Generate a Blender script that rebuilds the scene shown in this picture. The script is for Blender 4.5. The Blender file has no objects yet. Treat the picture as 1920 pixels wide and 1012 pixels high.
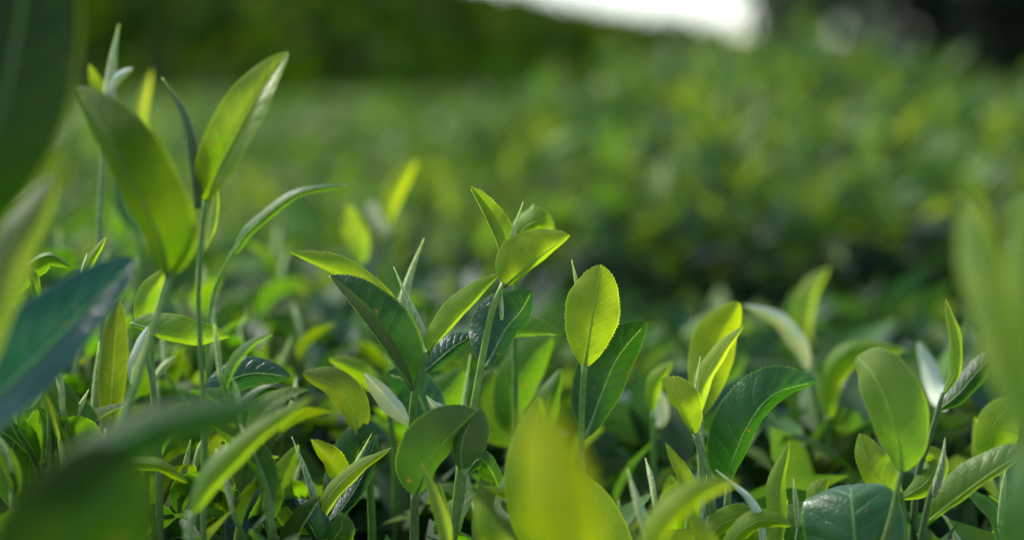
import bpy, math, random
import numpy as np
from mathutils import Vector, Matrix, noise
random.seed(7)
rng = np.random.default_rng(11)
R = math.radians
sc = bpy.context.scene
col = sc.collection

# ------------------------------------------------------------------ camera
CAM_Z = 1.05
FOCUS = 0.75
LENS = 65.0
FPX = LENS / 36.0 * 1920.0
PITCH = 5.0
cam_d = bpy.data.cameras.new('camera')
cam = bpy.data.objects.new('camera', cam_d)
col.objects.link(cam)
cam.location = (0, 0, CAM_Z)
cam.rotation_euler = (R(90 - PITCH), 0, 0)
cam_d.lens = LENS
cam_d.sensor_width = 36
cam_d.clip_start = 0.02
cam_d.clip_end = 2000
cam_d.dof.use_dof = True
cam_d.dof.focus_distance = FOCUS
cam_d.dof.aperture_fstop = 3.5
cam_d.dof.aperture_blades = 0
sc.camera = cam

# ------------------------------------------------------------------ light
SUN_AZ, SUN_EL = -50.0, 47.0            # azimuth clockwise from +Y
world = bpy.data.worlds.new('World')
sc.world = world
world.use_nodes = True
wn = world.node_tree
wn.nodes.clear()
sky = wn.nodes.new('ShaderNodeTexSky')
sky.sky_type = 'NISHITA'
sky.sun_disc = False
sky.sun_elevation = R(SUN_EL)
sky.sun_rotation = R(SUN_AZ)
sky.air_density = 1.0
sky.dust_density = 1.0
sky.ozone_density = 1.0
bg = wn.nodes.new('ShaderNodeBackground')
bg.inputs['Strength'].default_value = 0.145
wo = wn.nodes.new('ShaderNodeOutputWorld')
hs = wn.nodes.new('ShaderNodeHueSaturation')      # thin high haze takes the depth out of the blue
hs.inputs['Saturation'].default_value = 0.8
wn.links.new(sky.outputs[0], hs.inputs['Color'])
wn.links.new(hs.outputs[0], bg.inputs[0])
wn.links.new(bg.outputs[0], wo.inputs[0])

sun_d = bpy.data.lights.new('sun', 'SUN')
sun = bpy.data.objects.new('sun', sun_d)
col.objects.link(sun)
sun_d.energy = 2.9
sun_d.angle = R(14.0)
sun_d.color = (1.0, 0.95, 0.85)
sdir = Vector((math.sin(R(SUN_AZ)) * math.cos(R(SUN_EL)), math.cos(R(SUN_AZ)) * math.cos(R(SUN_EL)), math.sin(R(SUN_EL))))
sun.rotation_euler = sdir.to_track_quat('Z', 'Y').to_euler()

sc.view_settings.view_transform = 'Standard'
sc.view_settings.look = 'None'
sc.view_settings.exposure = 1.05
sc.view_settings.gamma = 1.0
sc.cycles.max_bounces = 8
sc.cycles.transmission_bounces = 6
sc.cycles.use_denoising = True

# ------------------------------------------------------------------ helpers
cp, sp = math.cos(R(PITCH)), math.sin(R(PITCH))
FWD = Vector((0, cp, -sp))
UPV = Vector((0, sp, cp))
RGT = Vector((1, 0, 0))
CAMP = Vector((0, 0, CAM_Z))


def at(x, y, z):
    """the place seen at pixel (x, y) of the 1920 px photograph, z millimetres beyond the focus distance"""
    d = FOCUS + z * 0.001
    return CAMP + FWD * d + RGT * ((x - 960.0) / FPX * d) + UPV * (-(y - 506.0) / FPX * d)


def tag(o, label=None, cat=None, group=None, kind=None):
    if label: o['label'] = label
    if cat: o['category'] = cat
    if group: o['group'] = group
    if kind: o['kind'] = kind
    return o


def empty(name, loc):
    o = bpy.data.objects.new(name, None)
    o.empty_display_size = 0.02
    o.location = loc
    col.objects.link(o)
    return o


def mesh_obj(name, V, F, mat, parent=None, smooth=True, uv=None, tint=None):
    me = bpy.data.meshes.new(name)
    me.from_pydata([tuple(v) for v in V], [], F)
    if smooth:
        me.polygons.foreach_set('use_smooth', [True] * len(me.polygons))
    if uv is not None:
        l = me.uv_layers.new(name='UVMap')
        idx = np.empty(len(me.loops), dtype=np.int32)
        me.loops.foreach_get('vertex_index', idx)
        l.data.foreach_set('uv', np.asarray(uv, dtype=np.float32)[idx].ravel())
    if tint is not None:
        a = me.color_attributes.new('tint', 'FLOAT_COLOR', 'POINT')
        a.data.foreach_set('color', np.asarray(tint, dtype=np.float32).ravel())
    me.materials.append(mat)
    me.update()
    o = bpy.data.objects.new(name, me)
    col.objects.link(o)
    if parent: o.parent = parent
    return o


# ------------------------------------------------------------------ materials
class NT:
    def __init__(s, name):
        s.m = bpy.data.materials.new(name)
        s.m.use_nodes = True
        s.t = s.m.node_tree
        s.t.nodes.clear()
        s.out = s.n('ShaderNodeOutputMaterial')

    def n(s, t, **k):
        nd = s.t.nodes.new(t)
        for a, b in k.items(): setattr(nd, a, b)
        return nd

    def put(s, sock, v):
        if hasattr(v, 'links') or hasattr(v, 'is_output'):
            s.t.links.new(v, sock)
        else:
            sock.default_value = v

    def math(s, op, a, b=None, c=None, clamp=False):
        nd = s.n('ShaderNodeMath', operation=op, use_clamp=clamp)
        s.put(nd.inputs[0], a)
        if b is not None: s.put(nd.inputs[1], b)
        if c is not None: s.put(nd.inputs[2], c)
        return nd.outputs[0]

    def mix(s, f, a, b, bt='MIX'):
        nd = s.n('ShaderNodeMix', data_type='RGBA', blend_type=bt)
        s.put(nd.inputs[0], f)
        s.put(nd.inputs[6], a)
        s.put(nd.inputs[7], b)
        return nd.outputs[2]

    def ramp(s, f, lo, hi):
        nd = s.n('ShaderNodeMapRange')
        s.put(nd.inputs[0], f)
        nd.inputs[1].default_value = lo
        nd.inputs[2].default_value = hi
        return nd.outputs[0]

    def noise(s, scale, detail=3.0, vec=None, dist=0.0):
        nd = s.n('ShaderNodeTexNoise')
        nd.inputs['Scale'].default_value = scale
        nd.inputs['Detail'].default_value = detail
        nd.inputs['Distortion'].default_value = dist
        if vec is not None: s.t.links.new(vec, nd.inputs['Vector'])
        return nd.outputs[0]


def leaf_material(name, per_object, veins=True, trans=0.5):
    k = NT(name)
    geo = k.n('ShaderNodeNewGeometry')
    if per_object:
        oi = k.n('ShaderNodeObjectInfo')
        base, wax = oi.outputs['Color'], oi.outputs['Alpha']
        rnd = oi.outputs['Random']
    else:
        at_ = k.n('ShaderNodeAttribute', attribute_name='tint')
        base, wax = at_.outputs['Color'], at_.outputs['Alpha']
        rnd = 0.3
    tc = k.n('ShaderNodeTexCoord')
    n1 = k.noise(60.0, 3.0, tc.outputs['Object'])
    c = k.mix(k.ramp(n1, 0.35, 0.68), base, k.mix(1.0, base, (0.55, 0.76, 0.75, 1), 'MULTIPLY'))
    n2 = k.noise(900.0, 2.0, tc.outputs['Object'])
    h = k.math('MULTIPLY', n2, 0.12)
    if veins:
        uvn = k.n('ShaderNodeUVMap')
        sep = k.n('ShaderNodeSeparateXYZ')
        k.t.links.new(uvn.outputs[0], sep.inputs[0])
        u = sep.outputs[0]
        v = k.math('ABSOLUTE', k.math('MULTIPLY', k.math('SUBTRACT', sep.outputs[1], 0.5), 2.0))
        # side veins bow towards the tip
        w = k.math('ADD', k.math('SUBTRACT', k.math('MULTIPLY', u, 9.0), k.math('MULTIPLY', v, 1.9)), k.math('MULTIPLY', k.math('MULTIPLY', v, v), 0.5))
        wob = k.math('MULTIPLY', k.math('SUBTRACT', k.noise(130.0, 2.0, tc.outputs['Object']), 0.5), 0.5)
        fr = k.math('ABSOLUTE', k.math('SUBTRACT', k.math('FRACT', k.math('ADD', w, wob)), 0.5))
        side = k.math('MULTIPLY', k.math('SUBTRACT', 1.0, k.ramp(fr, 0.015, 0.075)), k.math('SUBTRACT', 1.0, k.ramp(v, 0.55, 0.9)))
        mid = k.math('SUBTRACT', 1.0, k.ramp(v, 0.015, 0.06))
        rim = k.ramp(v, 0.93, 1.0)
        # fine net between the veins
        vo = k.n('ShaderNodeTexVoronoi', feature='DISTANCE_TO_EDGE')
        vo.inputs['Scale'].default_value = 480.0
        k.t.links.new(tc.outputs['Object'], vo.inputs['Vector'])
        net = k.math('SUBTRACT', 1.0, k.ramp(vo.outputs[0], 0.0, 0.09))
        light = k.mix(1.0, base, (1.75, 1.4, 1.7, 1), 'MULTIPLY')
        light = k.mix(1.0, light, (0.035, 0.045, 0.012, 1), 'ADD')
        mat_ = k.math('ADD', 0.25, k.math('MULTIPLY', wax, 0.55), clamp=True)
        c = k.mix(k.math('MULTIPLY', k.math('MULTIPLY', side, 0.34), mat_), c, light)
        c = k.mix(k.math('MULTIPLY', net, 0.07), c, light)
        c = k.mix(k.math('MULTIPLY', k.math('MULTIPLY', mid, 0.6), k.math('MULTIPLY', mat_, mat_)), c, light)
        c = k.mix(k.math('MULTIPLY', rim, 0.8), c, k.mix(1.0, k.mix(1.0, base, (1.7, 1.6, 1.3, 1), 'MULTIPLY'), (0.10, 0.12, 0.012, 1), 'ADD'))
        # the blade is greener at its base and yellower towards the tip
        c = k.mix(k.math('MULTIPLY', k.math('SUBTRACT', 1.0, u), 0.45), c, k.mix(1.0, c, (0.55, 0.82, 0.9, 1), 'MULTIPLY'))
        pk_ = k.noise(260.0, 3.0, tc.outputs['Object'])
        h = k.math('ADD', h, k.math('MULTIPLY', k.math('MULTIPLY', pk_, 0.35), mat_))
        h = k.math('SUBTRACT', h, k.math('MULTIPLY', k.math('MULTIPLY', side, 0.5), mat_))
        h = k.math('ADD', h, k.math('MULTIPLY', k.math('MULTIPLY', k.math('SUBTRACT', fr, 0.25), 0.55), mat_))
        h = k.math('SUBTRACT', h, k.math('MULTIPLY', net, 0.15))
        # blemishes
        sp_ = k.ramp(k.noise(260.0, 1.5, tc.outputs['Object']), 0.70, 0.76)
        c = k.mix(k.math('MULTIPLY', sp_, 0.65), c, (0.20, 0.10, 0.03, 1))
    # underside: paler and matt, finely haired
    under = k.mix(k.math('ADD', 0.03, k.math('MULTIPLY', wax, 0.55 if veins else 0.15), clamp=True), c, (0.38, 0.46, 0.15, 1))
    face = geo.outputs['Backfacing']
    cc = k.mix(face, c, under)
    bmp = k.n('ShaderNodeBump')
    bmp.inputs['Strength'].default_value = 0.55
    bmp.inputs['Distance'].default_value = 0.0007
    k.t.links.new(h, bmp.inputs['Height'])
    pr = k.n('ShaderNodeBsdfPrincipled')
    k.t.links.new(cc, pr.inputs['Base Color'])
    ro = k.math('SUBTRACT', 0.62, k.math('MULTIPLY', wax, 0.27))
    ro = k.math('ADD', ro, k.math('MULTIPLY', face, 0.2))
    ro = k.math('ADD', ro, k.math('MULTIPLY', n1, 0.08))
    k.t.links.new(ro, pr.inputs['Roughness'])
    pr.inputs['IOR'].default_value = 1.45
    k.t.links.new(k.math('ADD', 0.28, k.math('MULTIPLY', wax, 0.36)), pr.inputs['Specular IOR Level'])
    k.t.links.new(bmp.outputs[0], pr.inputs['Normal'])
    tr = k.n('ShaderNodeBsdfTranslucent')
    tcol = k.mix(1.0, c, (1.84, 1.66, 0.28, 1), 'MULTIPLY')
    if veins:      # the thick midrib and side veins let less light through, the thin rim lets more
        tcol = k.mix(k.math('MULTIPLY', mid, 0.65), tcol, k.mix(1.0, tcol, (0.35, 0.5, 0.3, 1), 'MULTIPLY'))
        tcol = k.mix(k.math('MULTIPLY', side, 0.22), tcol, k.mix(1.0, tcol, (0.5, 0.65, 0.5, 1), 'MULTIPLY'))
    k.t.links.new(tcol, tr.inputs['Color'])
    k.t.links.new(bmp.outputs[0], tr.inputs['Normal'])
    mx = k.n('ShaderNodeMixShader')
    fac = k.math('SUBTRACT', trans + 0.12, k.math('MULTIPLY', wax, 0.22))
    k.t.links.new(k.math('MAXIMUM', fac, 0.12), mx.inputs[0])
    k.t.links.new(pr.outputs[0], mx.inputs[1])
    k.t.links.new(tr.outputs[0], mx.inputs[2])
    k.t.links.new(mx.outputs[0], k.out.inputs[0])
    return k.m


def stem_material(name, fuzzy):
    k = NT(name)
    oi = k.n('ShaderNodeObjectInfo')
    tc = k.n('ShaderNodeTexCoord')
    n1 = k.noise(350.0, 4.0, tc.outputs['Object'])
    c = k.mix(k.ramp(n1, 0.35, 0.7), oi.outputs['Color'], k.mix(1.0, oi.outputs['Color'], (0.62, 0.7, 0.6, 1), 'MULTIPLY'))
    mp = k.n('ShaderNodeMapping')
    mp.inputs['Scale'].default_value = (1.0, 1.0, 0.12)
    k.t.links.new(tc.outputs['Object'], mp.inputs[0])
    n2 = k.noise(2200.0, 2.0, mp.outputs[0])
    if fuzzy:
        c = k.mix(k.math('MULTIPLY', k.ramp(n2, 0.45, 0.65), 0.5), c, (0.62, 0.66, 0.52, 1))
    bmp = k.n('ShaderNodeBump')
    bmp.inputs['Strength'].default_value = 0.6
    bmp.inputs['Distance'].default_value = 0.0003
    k.t.links.new(n2, bmp.inputs['Height'])
    pr = k.n('ShaderNodeBsdfPrincipled')
    k.t.links.new(c, pr.inputs['Base Color'])
    pr.inputs['Roughness'].default_value = 0.55
    pr.inputs['Sheen Weight'].default_value = 0.3 if fuzzy else 0.0
    pr.inputs['Subsurface Weight'].default_value = 0.75
    pr.inputs['Subsurface Scale'].default_value = 1.0
    pr.inputs['Subsurface Radius'].default_value = (0.0030, 0.0040, 0.0012)
    k.t.links.new(bmp.outputs[0], pr.inputs['Normal'])
    k.t.links.new(pr.outputs[0], k.out.inputs[0])
    return k.m


def plain_material(name, c1, c2, scale, rough=0.9, bump=0.0):
    k = NT(name)
    tc = k.n('ShaderNodeTexCoord')
    n1 = k.noise(scale, 6.0, tc.outputs['Object'], 0.3)
    c = k.mix(k.ramp(n1, 0.3, 0.72), c1 + (1,), c2 + (1,))
    pr = k.n('ShaderNodeBsdfPrincipled')
    k.t.links.new(c, pr.inputs['Base Color'])
    pr.inputs['Roughness'].default_value = rough
    if bump:
        b = k.n('ShaderNodeBump')
        b.inputs['Distance'].default_value = bump
        k.t.links.new(n1, b.inputs['Height'])
        k.t.links.new(b.outputs[0], pr.inputs['Normal'])
    k.t.links.new(pr.outputs[0], k.out.inputs[0])
    return k.m


M_LEAF = leaf_material('tea_leaf', True, True, 0.58)
M_CLOUD = leaf_material('tea_foliage', False, False, 0.28)
M_SILVER = leaf_material('silvery_leaf_underside', True, False, 0.02)
M_STEM = stem_material('tea_stem', False)
M_BUD = stem_material('tea_bud_down', True)
M_SOIL = plain_material('soil', (0.05, 0.032, 0.02), (0.11, 0.075, 0.045), 9.0, 0.95, 0.02)
M_BARK = plain_material('bark', (0.06, 0.045, 0.03), (0.14, 0.11, 0.08), 14.0, 0.9, 0.01)
M_INNER = plain_material('shaded_twigs', (0.012, 0.022, 0.008), (0.035, 0.04, 0.018), 25.0, 0.9, 0.01)  # shade inside the bushes is put into this dark twig colour
M_HILL = plain_material('hill_scrub', (0.008, 0.024, 0.003), (0.015, 0.038, 0.005), 0.5, 0.95, 0.3)

# ------------------------------------------------------------------ the setting
def ground_z(x, y):
    s = max(0.0, y - 3.0)
    return min(s * 0.019, 0.6) if y < 22 else 0.361 + (y - 22) * 0.0


# one sheet to the horizon, denser near the camera
gv, gf = [], []
gx = [-900, -300, -120, -60] + list(np.linspace(-30, 30, 31)) + [60, 120, 300, 900]
gy = [-300, -50, -10] + list(np.linspace(-4, 30, 35)) + [45, 70, 120, 300, 1500]
for yy in gy:
    for xx in gx:
        zz = ground_z(xx, yy) + (0.02 * noise.noise(Vector((xx * 0.7, yy * 0.7, 0))) if abs(xx) < 31 and yy < 31 else 0)
        gv.append((xx, yy, zz))
nx = len(gx)
for j in range(len(gy) - 1):
    for i in range(nx - 1):
        a = j * nx + i
        gf.append((a, a + 1, a + nx + 1, a + nx))
tag(mesh_obj('ground', gv, gf, M_SOIL), kind='structure')


def leaf_cloud(name, P, D, S, C, parent=None, mat=None, width=0.40, fold=0.35):
    """many separate folded leaves as one mesh: P roots, D directions, S lengths, C tints (rgba)"""
    mat = mat or M_CLOUD
    n = len(P)
    D = D / np.linalg.norm(D, axis=1, keepdims=True)
    rv = rng.normal(size=(n, 3))
    A = np.cross(D, rv)
    A /= np.linalg.norm(A, axis=1, keepdims=True)
    # keep the blades facing the sky a little
    N = np.cross(A, D)
    flip = np.sign(N[:, 2:3] + 1e-6)
    A *= flip
    N *= flip
    us = [0.0, 0.28, 0.62, 1.0]
    ws = [0.06, 0.85, 0.80, 0.0]
    T = []
    for u, w in zip(us, ws):
        for v in (-1, 0, 1):
            T.append((u, v * w * width * 0.5, abs(v) * w * width * 0.5 * fold - 0.28 * u * u))
    T = np.array(T)
    V = (P[:, None, :] + S[:, None, None] * (D[:, None, :] * T[None, :, 0:1] + A[:, None, :] * T[None, :, 1:2] + N[:, None, :] * T[None, :, 2:3]))
    V = V.reshape(-1, 3)
    f = []
    for r in range(3):
        for c_ in range(2):
            a = r * 3 + c_
            f.append((a, a + 1, a + 4, a + 3))
    f = np.array(f)
    F = (f[None] + (np.arange(n) * 12)[:, None, None]).reshape(-1, 4)
    me = bpy.data.meshes.new(name)
    me.vertices.add(len(V))
    me.vertices.foreach_set('co', V.astype(np.float32).ravel())
    me.loops.add(F.size)
    me.loops.foreach_set('vertex_index', F.astype(np.int32).ravel())
    me.polygons.add(len(F))
    me.polygons.foreach_set('loop_start', (np.arange(len(F)) * 4).astype(np.int32))
    me.polygons.foreach_set('loop_total', np.full(len(F), 4, dtype=np.int32))
    me.update(calc_edges=True)
    me.polygons.foreach_set('use_smooth', np.ones(len(F), dtype=bool))
    a = me.color_attributes.new('tint', 'FLOAT_COLOR', 'POINT')
    a.data.foreach_set('color', np.repeat(C, 12, axis=0).astype(np.float32).ravel())
    me.materials.append(mat)
    o = bpy.data.objects.new(name, me)
    col.objects.link(o)
    if parent: o.parent = parent
    o['kind'] = 'stuff'
    return o


YOUNG = np.array((0.155, 0.245, 0.050, 0.1))
FRESH = np.array((0.096, 0.182, 0.044, 0.15))
MATURE = np.array((0.032, 0.090, 0.026, 0.3))
TEAL = np.array((0.026, 0.085, 0.055, 0.8))  # bluish sheen of the sky mixed into the leaf tint


def tints(n, p):
    k = rng.choice(4, size=n, p=p)
    C = np.stack([YOUNG, FRESH, MATURE, TEAL])[k]
    C = C.copy()
    C[:, :3] *= rng.uniform(0.7, 1.25, (n, 1))
    C[:, 0] *= rng.uniform(0.8, 1.2, n)
    return C


def vnoise(x, y, s, seed=0.0):
    return noise.noise(Vector((x * s, y * s, seed)))


def hedge(label, name, x0, x1, yf, yb, top, dens, size, clip=None, seed=0.0, side_dens=1.0, thick=0.10):
    """a clipped row of tea: yf(x), yb(x) its edges, top(x, y) its height"""
    root = empty(name, ((x0 + x1) / 2, (yf((x0 + x1) / 2) + yb((x0 + x1) / 2)) / 2, ground_z(0, yf(0))))
    tag(root, label, 'tea hedge')
    off = np.array(root.location)
    # inner mass of twigs, a solid sheet coloured dark for the shade inside
    step = max(0.04, (x1 - x0) / 90)
    xs = np.arange(x0, x1 + step, step)
    V, F = [], []
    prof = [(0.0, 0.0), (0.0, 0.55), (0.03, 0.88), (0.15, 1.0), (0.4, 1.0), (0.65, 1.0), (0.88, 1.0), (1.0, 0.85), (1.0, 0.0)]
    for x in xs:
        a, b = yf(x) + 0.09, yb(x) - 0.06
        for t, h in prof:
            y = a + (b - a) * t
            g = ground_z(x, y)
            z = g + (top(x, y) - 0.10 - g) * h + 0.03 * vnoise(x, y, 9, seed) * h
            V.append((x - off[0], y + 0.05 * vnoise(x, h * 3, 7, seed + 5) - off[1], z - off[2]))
    m = len(prof)
    for i in range(len(xs) - 1):
        for j in range(m - 1):
            p = i * m + j
            F.append((p, p + m, p + m + 1, p + 1))
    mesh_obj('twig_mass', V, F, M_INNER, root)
    # leaves on the top
    ymid = [yb(x) - yf(x) for x in (x0, (x0 + x1) / 2, x1)]
    area = (x1 - x0) * max(ymid)
    n = int(area * dens)
    X = rng.uniform(x0, x1, n)
    Tt = rng.uniform(0, 1, n)
    P, D, S, ups = [], [], [], []
    for x, t in zip(X, Tt):
        y = yf(x) + (yb(x) - yf(x)) * t
        dep = abs(rng.normal()) * 0.045
        e = min(1.0, t / 0.05) * min(1.0, (1 - t) / 0.05)
        z = top(x, y) - 0.12 * (1 - e) - dep - 0.01 + 0.035 * vnoise(x, y, 12, seed)
        if rng.uniform() < 0.05:
            z += rng.uniform(0.02, 0.075)
            y += rng.normal() * .01
        sp_ = 0.55 if dep < 0.03 else 1.3
        P.append((x, y, z))
        D.append((rng.normal() * sp_, rng.normal() * sp_, 0.8))
        S.append(size * rng.uniform(0.65, 1.25))
        ups.append(dep)
    ups = np.array(ups)
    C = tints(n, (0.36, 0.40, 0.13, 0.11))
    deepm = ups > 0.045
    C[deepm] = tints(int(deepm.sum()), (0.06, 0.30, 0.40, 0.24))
    # leaves on the front face
    hgt = top(x0, yf(x0)) - ground_z(0, yf(x0))
    n2 = int((x1 - x0) * hgt * dens * side_dens * 0.9)
    P2, D2, S2 = [], [], []
    for _ in range(n2):
        x = rng.uniform(x0, x1)
        h = rng.uniform(0.12, 1.0)
        z = ground_z(x, yf(x)) + (top(x, yf(x)) - ground_z(x, yf(x))) * h
        y = yf(x) + 0.07 - 0.06 * h + rng.normal() * 0.04 + 0.08 * vnoise(x, z, 6, seed + 9)
        P2.append((x, y, z))
        D2.append((rng.normal() * 0.8, -0.7 + rng.normal() * 0.5, 0.35 + rng.normal() * 0.6))
        S2.append(size * rng.uniform(0.7, 1.35))
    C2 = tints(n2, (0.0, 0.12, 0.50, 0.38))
    C2[:, :3] *= 0.6  # front leaves darkened in colour to paint in the shade of the gap
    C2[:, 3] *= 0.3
    P = np.array(P + P2) - off
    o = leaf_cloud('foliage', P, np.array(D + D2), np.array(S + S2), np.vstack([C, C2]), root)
    # trunks of the bushes at the foot of the row
    x = x0
    while x < x1:
        y = yf(x) + 0.22
        g = ground_z(x, y)
        pts = [(x, y, g - 0.02), (x + rng.normal() * .03, y + rng.normal() * .03, g + 0.25), (x + rng.normal() * .08, y + rng.normal() * .08, g + 0.55)]
        tube('stem', [Vector(p) - Vector(off) for p in pts], [0.022, 0.017, 0.010], M_BARK, root, 8)
        x += max(0.55, (x1 - x0) / 14)
    return root


def catmull(pts, n):
    """smooth curve through pts, n samples, spaced by chord length"""
    P = np.array([tuple(p) for p in pts], dtype=float)
    if len(P) == 2:
        t = np.linspace(0, 1, n)[:, None]
        return P[0] * (1 - t) + P[1] * t
    d = np.r_[0, np.cumsum(np.linalg.norm(np.diff(P, axis=0), axis=1))]
    d /= d[-1]
    E = np.vstack([2 * P[0] - P[1], P, 2 * P[-1] - P[-2]])
    de = np.r_[-d[1], d, 2 - d[-2]]
    out = []
    for t in np.linspace(0, 1, n):
        i = min(max(np.searchsorted(d, t, side='right') - 1, 0), len(P) - 2)
        p0, p1, p2, p3 = E[i:i + 4]
        t0, t1, t2, t3 = de[i:i + 4]
        m1 = (p2 - p0) / (t2 - t0)
        m2 = (p3 - p1) / (t3 - t1)
        h = t2 - t1
        u = (t - t1) / h
        out.append((2 * u**3 - 3 * u**2 + 1) * p1 + (u**3 - 2 * u**2 + u) * h * m1 + (-2 * u**3 + 3 * u**2) * p2 + (u**3 - u**2) * h * m2)
    return np.array(out)


def tube_geom(pts, radii, sides=8, n=None, cap=True):
    n = n or max(6, len(pts) * 5)
    C = catmull(pts, n)
    r = np.interp(np.linspace(0, 1, n), np.linspace(0, 1, len(radii)), radii)
    T = np.gradient(C, axis=0)
    T /= np.linalg.norm(T, axis=1, keepdims=True) + 1e-12
    ref = np.array((0.31, 0.87, 0.12)) if abs(T[0][2]) > 0.6 else np.array((0.05, 0.1, 1.0))
    V, F = [], []
    a = np.cross(T[0], ref)
    for i in range(n):
        a = a - T[i] * a.dot(T[i])
        a /= np.linalg.norm(a)
        b = np.cross(T[i], a)
        for s in range(sides):
            th = 2 * math.pi * s / sides
            V.append(C[i] + r[i] * (math.cos(th) * a + math.sin(th) * b))
    for i in range(n - 1):
        for s in range(sides):
            s2 = (s + 1) % sides
            F.append((i * sides + s, i * sides + s2, (i + 1) * sides + s2, (i + 1) * sides + s))
    if cap:
        F.append(tuple(range(sides))[::-1])
        F.append(tuple(range((n - 1) * sides, n * sides)))
    return V, F


def tube(name, pts, radii, mat, parent=None, sides=8, n=None, color=None):
    V, F = tube_geom(pts, radii, sides, n)
    o = mesh_obj(name, V, F, mat, parent)
    if color: o.color = color
    return o


# ---- the tea field behind: a near row across the gap, then rows climbing gently to the hill
def top2(x, y):
    s = min(1.0, max(0.0, (x + 0.35) / 0.75))
    s = s * s * (3 - 2 * s)
    rise = min(1.0, max(0.0, (y - 1.9) / 1.2))
    left = CAM_Z - 0.20 + 0.07 * rise
    right = CAM_Z - 0.100 + 0.165 * rise - 0.11 * min(1.0, max(0.0, (x - 0.55) / 0.35))
    return left + (right - left) * s + 0.03 * vnoise(x, y, 2.2, 3.0)


def edge2(x):
    return 1.82 - 0.35 * min(0.6, max(-0.9, x)) + 0.05 * vnoise(x, 0, 2.0)


hedge('dense tea hedge across the dark gap, its blurred top rising to the right', 'tea_hedge', -1.3, 1.7, edge2, lambda x: 3.55, top2, 6600, 0.052, seed=1.0)


def mk_top(base, amp=0.05, sd=0.0):
    return lambda x, y: base + amp * vnoise(x, y, 0.8, sd) + (0.06 if x > 0.5 else 0.0) * min(1, max(0, (x - 0.5)))


rows = [(3.95, 5.3, -0.105, -2.6, 2.8, 1500, 0.070, 'tea hedge in the second row of the field, yellow green and out of focus'),
        (5.7, 7.2, -0.080, -3.4, 3.4, 1000, 0.085, 'tea hedge in the third row of the field behind the sharp tea shoots'),
        (7.6, 9.4, -0.055, -4.2, 4.2, 620, 0.10, 'tea hedge in the fourth row of the field towards the dark hill'),
        (9.8, 12.0, -0.035, -5.4, 5.4, 460, 0.12, 'tea hedge in the fifth row of the field, just before the last row'),
        (12.4, 15.2, -0.020, -6.6, 6.6, 330, 0.14, 'farthest tea hedge of the field at the foot of the dark hill')]
for i, (a, b, dz, x0, x1, dn, sz, lb) in enumerate(rows):
    hedge(lb, 'tea_hedge', x0, x1, (lambda x, a=a: a), (lambda x, b=b: b), mk_top(CAM_Z + dz, 0.04, i * 3.1), dn, sz, seed=10.0 + i, side_dens=0.5)

# ---- hill on the left, falling to the right
HX = np.linspace(-60, 60, 121)
HY = np.linspace(17, 95, 40)


def hill_z(x, y):
    crest = np.interp(x, [-60, -20, -9, -1.7, 1.0, 3.6, 5.9, 8.0, 20, 60], [14, 11, 7.0, 3.45, 2.8, 2.2, 1.6, 1.15, 0.6, 0.4])
    t = min(1.0, max(0.0, (y - 19.0) / 41.0))
    s = t ** 0.8
    back = 1.0 - 0.25 * min(1.0, max(0.0, (y - 62) / 30))
    return 0.35 + (crest + CAM_Z - 0.35) * s * back


V, F = [], []
for y in HY:
    for x in HX:
        V.append((x, y, hill_z(x, y) + 0.35 * vnoise(x, y, 0.35, 8) * min(1, (y - 17) / 10) - (0.4 if y < 18 else 0)))
for j in range(len(HY) - 1):
    for i in range(len(HX) - 1):
        a = j * len(HX) + i
        F.append((a, a + 1, a + len(HX) + 1, a + len(HX)))
tag(mesh_obj('hill', V, F, M_HILL), kind='structure')
n = 16000
PY = rng.uniform(19, 64, n)
PX = rng.uniform(-0.35, 0.33, n) * PY * 1.0
P = np.array([(x, y, hill_z(x, y) + 0.35 * vnoise(x, y, 0.35, 8) + rng.uniform(-0.1, 0.35)) for x, y in zip(PX, PY)])
D = np.stack([rng.normal(size=n), rng.normal(size=n), np.abs(rng.normal(size=n)) + .3], 1)
C = tints(n, (0.02, 0.16, 0.62, 0.20))
C[:, :3] *= np.array((0.44, 0.42, 0.18))
C[:, 3] = -0.5
leaf_cloud('hillside_scrub', P, D, rng.uniform(0.35, 0.85, n), C, None, width=0.6)

# ---- dark trees at the upper right


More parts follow.
